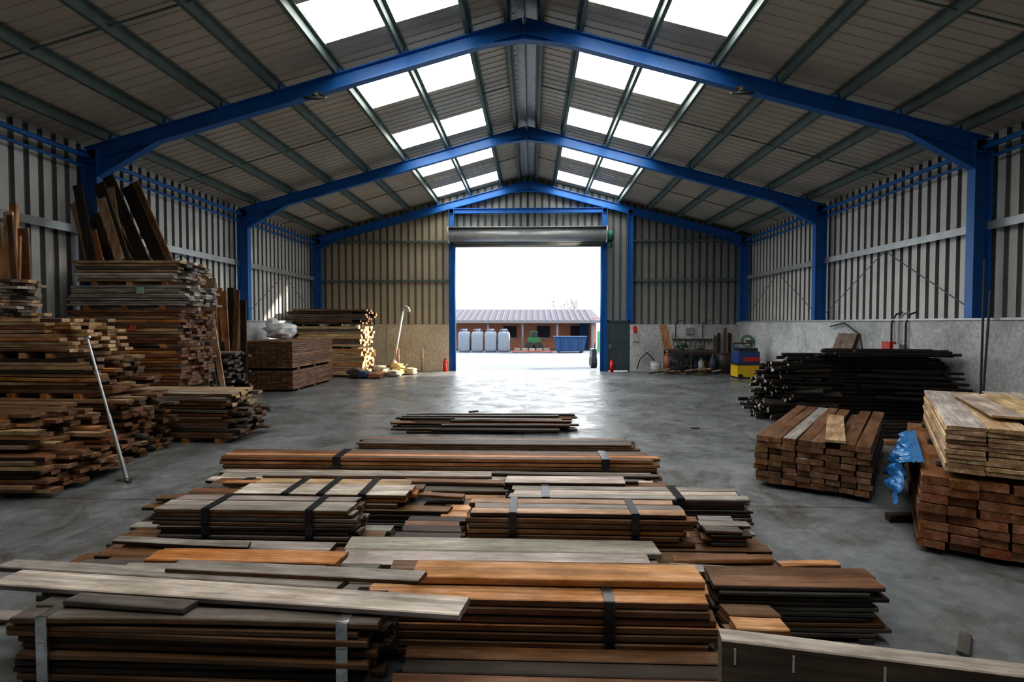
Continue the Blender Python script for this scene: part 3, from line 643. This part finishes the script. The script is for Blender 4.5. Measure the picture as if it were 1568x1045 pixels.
for i in range(14):
    x = -8.6+R.random()*.95; it.append((x, 13.9+R.random()*.9, 0, max(-8.7, x-R.uniform(-.15, .3)), R.uniform(2.4, 3.35), R.uniform(.12, .26), R.choice([OR, BR, TN, DK, DK]), R.uniform(-.05, .2)))
lean('leaning_boards', it)
S('lumber_stack', [B(x0=-8.6, y0=12.3, z0=0, L=1.55, W=1.2, H=1.3, bw=.16, bt=.065, pal=[DK, DG, DK], ej=.3, tops=[DG, GY], bend=.02, yj=.02)])
lean('leaning_boards', [(-6.75+.12*i, 11.6+.1*i, 0, -7.1+.1*i, 2.0+R.random()*.4, .12, c, .1) for i, c in enumerate([GY, DG, TN])])
S('lumber_stack', [B(x0=0, y0=0, z0=.06, L=3.2, W=1.7, H=.55, bw=.16, bt=.06, pal=[RB, BR, BR], ej=.03, end=BR, tops=[RB]),
                   B(x0=0, y0=0, z0=.69, L=3.2, W=1.7, H=.78, bw=.16, bt=.06, pal=[RB, BR, BR], ej=.03, end=BR, tops=[RB, TN, BR])],
  loc=(-6.75, 15.7, 0), rot=90, extra=lambda mb: (bearers(mb, 0, 3.2, 0, 1.7, 0, .06), bearers(mb, 0, 3.2, 0, 1.7, .61, .08)))
S('lumber_stack', [B(x0=-8.6, y0=20.2, z0=0.05, L=2.5, W=1.5, H=1.0, bw=.25, bt=.09, pal=[TN, OR, TN], ej=.08, end=TN, tops=[TN], bend=.01),
                   B(x0=-8.5, y0=20.2, z0=1.13, L=2.35, W=1.5, H=.75, bw=.25, bt=.09, pal=[TN, BR, DG], ej=.1, end=TN, bend=.01),
                   B(x0=-8.7, y0=20.2, z0=1.96, L=2.5, W=1.4, H=.55, bw=.2, bt=.08, pal=[DK, DG, BR], ej=.35, end=BR, tops=[BR, DG], bend=.02)],
  extra=lambda mb: (bearers(mb, -8.6, 2.4, 20.2, 1.5, 0, .05), bearers(mb, -8.6, 2.4, 20.2, 1.5, 1.05, .08), bearers(mb, -8.6, 2.4, 20.2, 1.5, 1.88, .08)))
WHT = (.75, .78, .8)
mb = MB(); mb.blob((-7.95, 17.6, 1.75), (.42, .5, .26), PAINT, WHT, e=.8, nz=.25, seed=3); mb.blob((-8.15, 17.4, 1.98), (.15, .2, .2), PAINT, WHT, e=.9, nz=.3, seed=5); mb.obj('white_plastic_wrap', smooth=True)
mb = MB(); A = V((-5.4, 21.7, 0)); Bp = V((-5.05, 22.2, 2.5)); AC = (.35, .37, .36)
mb.cyl(A, Bp, .055, PAINT, AC); mb.tube([Bp, Bp+V((.04, 0, .12)), Bp+V((.15, -.02, .16)), Bp+V((.24, -.04, .08)), Bp+V((.26, -.05, -.05))], .06, PAINT, AC, n=12)
mb.bar(A+V((-.1, .0, .3)), A+V((.15, .1, .5)), .18, .2, PAINT, (.25, .2, .15)); mb.cyl(A+V((.25, .1, .0)), A+V((.25, .15, 1.0)), .03, PAINT, (.3, .15, .08)); mb.obj('grain_auger', smooth=True)
mb = MB(); mb.cyl((-4.35, 22.6, 0), (-4.35, 22.6, 1.0), .05, PAINT, (.4, .3, .2)); mb.tube([(-4.35, 22.6, 1.0), (-4.3, 22.6, 1.12), (-4.2, 22.6, 1.08), (-4.18, 22.6, .9)], .03, PAINT, (.4, .35, .3)); mb.box(-4.45, -4.25, 22.5, 22.7, 0, .03, PAINT, (.3, .3, .3)); mb.obj('standpipe', smooth=True)
sk = [(-5.5, 20.3, .35, (.5, .42, .28)), (-5.5, 20.9, .3, (.55, .48, .34)), (-5.0, 21.0, .38, (.5, .4, .15)), (-5.9, 19.7, .22, (.05, .08, .15)), (-5.0, 20.4, .2, (.5, .46, .4)), (-5.5, 19.7, .18, (.4, .18, .1)), (-4.6, 21.3, .22, (.5, .4, .26)), (-6.2, 19.8, .3, (.06, .05, .05))]
mb = MB()
for i, (x, y, h, c) in enumerate(sk):
    mb.blob((x, y, h*.62), (.27, .24, h*.62), MATT, c, e=.8, n=10, nz=.35, seed=i)
for k in range(10):
    a = V((-6.1+R.random()*1.5, 19.9+R.random()*1.3, .35)); t = R.random()*3.1
    mb.bar(a, a+V((math.cos(t)*.5, math.sin(t)*.4, R.uniform(-.25, .1))), .08, .03, WX, jc(R.choice([DK, TN, BR])))
mb.obj('sack_heap', smooth=True)
for (x, y, l, r_, c) in ((2.75, 3.3, .25, 50, DG), (-4.4, 8.3, .5, 5, DG), (-1.2, 12.2, .2, 40, DG), (3.2, 10.4, .15, 20, DG)):
    S('wood_offcut', [B(x0=0, y0=0, z0=0, L=l, W=.07, H=.03, bw=.07, bt=.03, pal=[c])], loc=(x, y, 0), rot=r_)
mb = MB()
for i in range(3): mb.blob((2.3+i*.1, 3.12+.04*i, .03), (.11, .07, .03), PAINT, (.06, .10, .13), e=.9, n=8, nz=.6, seed=i)
mb.obj('plastic_scrap', smooth=True)

# ================================================================== OUTSIDE
mb = MB(); mb.box(-60, 60, YB+.12, 140, -.2, -.005, YARD); mb.obj('yard_ground')
m, nt, b = nodes('red_brick'); br = N(nt, 'ShaderNodeTexBrick'); tc = N(nt, 'ShaderNodeTexCoord'); mp = N(nt, 'ShaderNodeMapping'); mp.inputs['Rotation'].default_value = (math.radians(90), 0, 0)
nt.links.new(tc.outputs['Object'], mp.inputs['Vector']); nt.links.new(mp.outputs['Vector'], br.inputs['Vector'])
br.inputs['Scale'].default_value = 1; br.inputs['Brick Width'].default_value = .24; br.inputs['Row Height'].default_value = .08; br.inputs['Mortar Size'].default_value = .008
br.inputs['Color1'].default_value = (.42, .17, .09, 1); br.inputs['Color2'].default_value = (.34, .12, .07, 1); br.inputs['Mortar'].default_value = (.24, .19, .16, 1)
nt.links.new(br.outputs['Color'], b.inputs['Base Color']); b.inputs['Roughness'].default_value = .9; BRK = m
mb = MB(); SL = (.072, .066, .085)
mb.box(-16, 4.9, 43.0, 43.3, 0, 2.5, BRK); mb.box(4.6, 4.9, 40.5, 48, 0, 2.4, BRK)
mb.add([(-16.3, 39.8, 2.2), (5.3, 39.8, 2.2), (5.0, 45, 3.15), (-16.3, 45, 3.15)], [(0, 1, 2, 3)], MATT, SL)
mb.add([(-16.3, 50.2, 2.2), (5.3, 50.2, 2.2), (5.0, 45, 3.15), (-16.3, 45, 3.15)], [(3, 2, 1, 0)], MATT, SL)
for i in range(46):
    x = -16.2+i*.46; mb.bar((x, 39.8, 2.23), (x, 45, 3.18), .08, .05, MATT, (.095, .09, .12))
mb.box(-16.3, 5.3, 39.75, 39.85, 2.02, 2.22, MATT, (.12, .12, .13))
for i in range(9): x = -15.6+i*2.52; mb.box(x-.07, x+.07, 40.0, 40.14, 0, 2.1, MATT, (.12, .12, .14))
for x in (-2.0, .6, 3.2): mb.box(x, x+1.0, 42.95, 43.0, .9, 1.8, MATT, (.02, .02, .025)); mb.box(x-.05, x+1.05, 42.93, 42.99, .84, .9, MATT, (.3, .3, .3))
mb.box(3.9, 4.6, 42.93, 43.0, 0, 2.0, MATT, (.03, .1, .25))
mb.obj('brick_barn')
for i in range(4):
    x = -4.5+i*.92
    mb = MB(); BC = (.14, .165, .20); mb.blob((x, 38.3, .72), (.42, .42, .72), MATT, BC, e=.35, nz=.04, seed=i); mb.cyl((x, 38.3, 1.38), (x, 38.3, 1.62), .12, MATT, BC, r1=.2)
    for (a, c) in ((-.3, -.3), (.3, -.3)): mb.tube([(x+a, 38.3+c, 1.3), (x+a*.8, 38.3+c*.8, 1.6), (x+a*.4, 38.3+c*.4, 1.5)], .02, MATT, (.08, .1, .2), n=6)
    mb.obj('bulk_bag', smooth=True)
mb = MB(); k = (.010, .04, .11)
mb.prism([(1.9, 37.9, .1), (3.7, 37.9, .1), (3.9, 37.9, 1.1), (1.7, 37.9, 1.1)], (0, .6, 0), MATT, k)
mb.box(1.66, 3.94, 37.25, 38.55, 1.06, 1.12, MATT, k)
for x in (2.2, 2.8, 3.4): mb.box(x-.04, x+.04, 37.22, 37.3, .1, 1.08, MATT, k)
mb.box(1.95, 2.1, 37.35, 38.4, -.0, .1, MATT, (.05, .05, .05)); mb.box(3.5, 3.65, 37.35, 38.4, -.0, .1, MATT, (.05, .05, .05)); mb.obj('waste_skip')
mb = MB(); mb.box(-.1, .8, 39, 39.8, .55, 1.0, MATT, (.02, .09, .04)); mb.box(.1, .6, 39.1, 39.7, 1.0, 1.45, MATT, (.02, .10, .05)); mb.box(.15, .55, 39.05, 39.1, 1.05, 1.4, MATT, (.02, .02, .02))
for x in (.05, .65): mb.cyl((x, 38.9, .35), (x, 39.05, .35), .35, MATT, (.02, .02, .02), n=20); mb.cyl((x, 39.7, .35), (x, 39.85, .35), .35, MATT, (.02, .02, .02), n=20)
mb.cyl((.1, 39.2, 1.0), (.1, 39.2, 1.5), .03, MATT, (.05, .05, .05)); mb.obj('tractor')
mb = MB()
for i in range(7): mb.box(-1.2, 1.6, 37.2+i*.16, 37.3+i*.16, .1, .13, MATT, (.3, .05, .03))
for x in (-1.1, .2, 1.5): mb.box(x-.05, x+.05, 37.2, 38.3, 0, .1, MATT, (.3, .06, .05))
for i in range(5): mb.box(-1.0+i*.5, -.6+i*.5, 37.4, 37.9, .13, .3, MATT, jc((.2, .17, .15), .3))
mb.obj('red_pallet')
mb = MB(); mb.cyl((4.6, 36.5, 0), (4.6, 36.5, 1.5), .1, MATT, (.05, .2, .1)); mb.box(4.3, 4.9, 36.3, 36.7, 0, .1, MATT, (.3, .3, .3)); mb.obj('bollard')
mb = MB(); mb.box(2.85, 3.05, 24.5, 25.6, .25, .85, PAINT, (.05, .06, .08)); mb.cyl((2.82, 24.8, .25), (3.08, 24.8, .25), .25, PAINT, (.02, .02, .02), n=18); mb.cyl((2.82, 25.4, .25), (3.08, 25.4, .25), .2, PAINT, (.02, .02, .02), n=18); mb.tube([(2.95, 24.5, .85), (2.95, 24.3, 1.15)], .025, PAINT, (.1, .1, .1)); mb.obj('hand_trolley')
def tree(name, x, y, h):
    mb = MB()
    def br_(p, d, l, r, k):
        q = p+d*l; mb.cyl(p, q, r, MATT, (.12, .11, .10), r1=r*.65, n=5, caps=False)
        if k == 0: return
        for i in range(3):
            dd = (d+V((R.uniform(-.75, .75), R.uniform(-.75, .75), R.uniform(-.1, .5)))).normalized(); br_(q, dd, l*R.uniform(.62, .82), r*.6, k-1)
    br_(V((x, y, 0)), V((0, 0, 1)), h*.32, h*.02, 5); mb.obj(name)
tree('bare_tree', 3.7, 62, 5.6); tree('bare_tree', 4.6, 66, 5.2)

# ================================================================== LIGHT
w = bpy.data.worlds.new('World'); bpy.context.scene.world = w; w.use_nodes = True
bg = w.node_tree.nodes['Background']; bg.inputs['Color'].default_value = (.92, .96, 1, 1); bg.inputs['Strength'].default_value = 4.2
ld = bpy.data.lights.new('sun', 'SUN'); ld.energy = 13; ld.angle = math.radians(2); ld.color = (1, .86, .66)
o = bpy.data.objects.new('sun', ld); bpy.context.collection.objects.link(o)
o.rotation_euler = V((-.88, -.36, -.27)).to_track_quat('-Z', 'Y').to_euler()
ld = bpy.data.lights.new('doorway_portal', 'AREA'); ld.shape = 'RECTANGLE'; ld.size = 6.2; ld.size_y = 5.2; ld.cycles.is_portal = True
o = bpy.data.objects.new('doorway_portal', ld); bpy.context.collection.objects.link(o); o.location = (0, 23.6, 2.65); o.rotation_euler = (math.radians(-90), 0, 0)

# ================================================================== CAMERA
cam = bpy.data.cameras.new('camera'); cam.sensor_width = 36; cam.lens = 19.38; cam.clip_end = 300
o = bpy.data.objects.new('camera', cam); bpy.context.collection.objects.link(o)
o.location = (.15, 0, 1.98); o.rotation_euler = (math.radians(90-1.80), 0, math.radians(2.0))
bpy.context.scene.camera = o
vs_ = bpy.context.scene.view_settings; vs_.view_transform = 'Standard'
try: vs_.look = 'Medium High Contrast'
except Exception as e: print('LOOKERR', e)
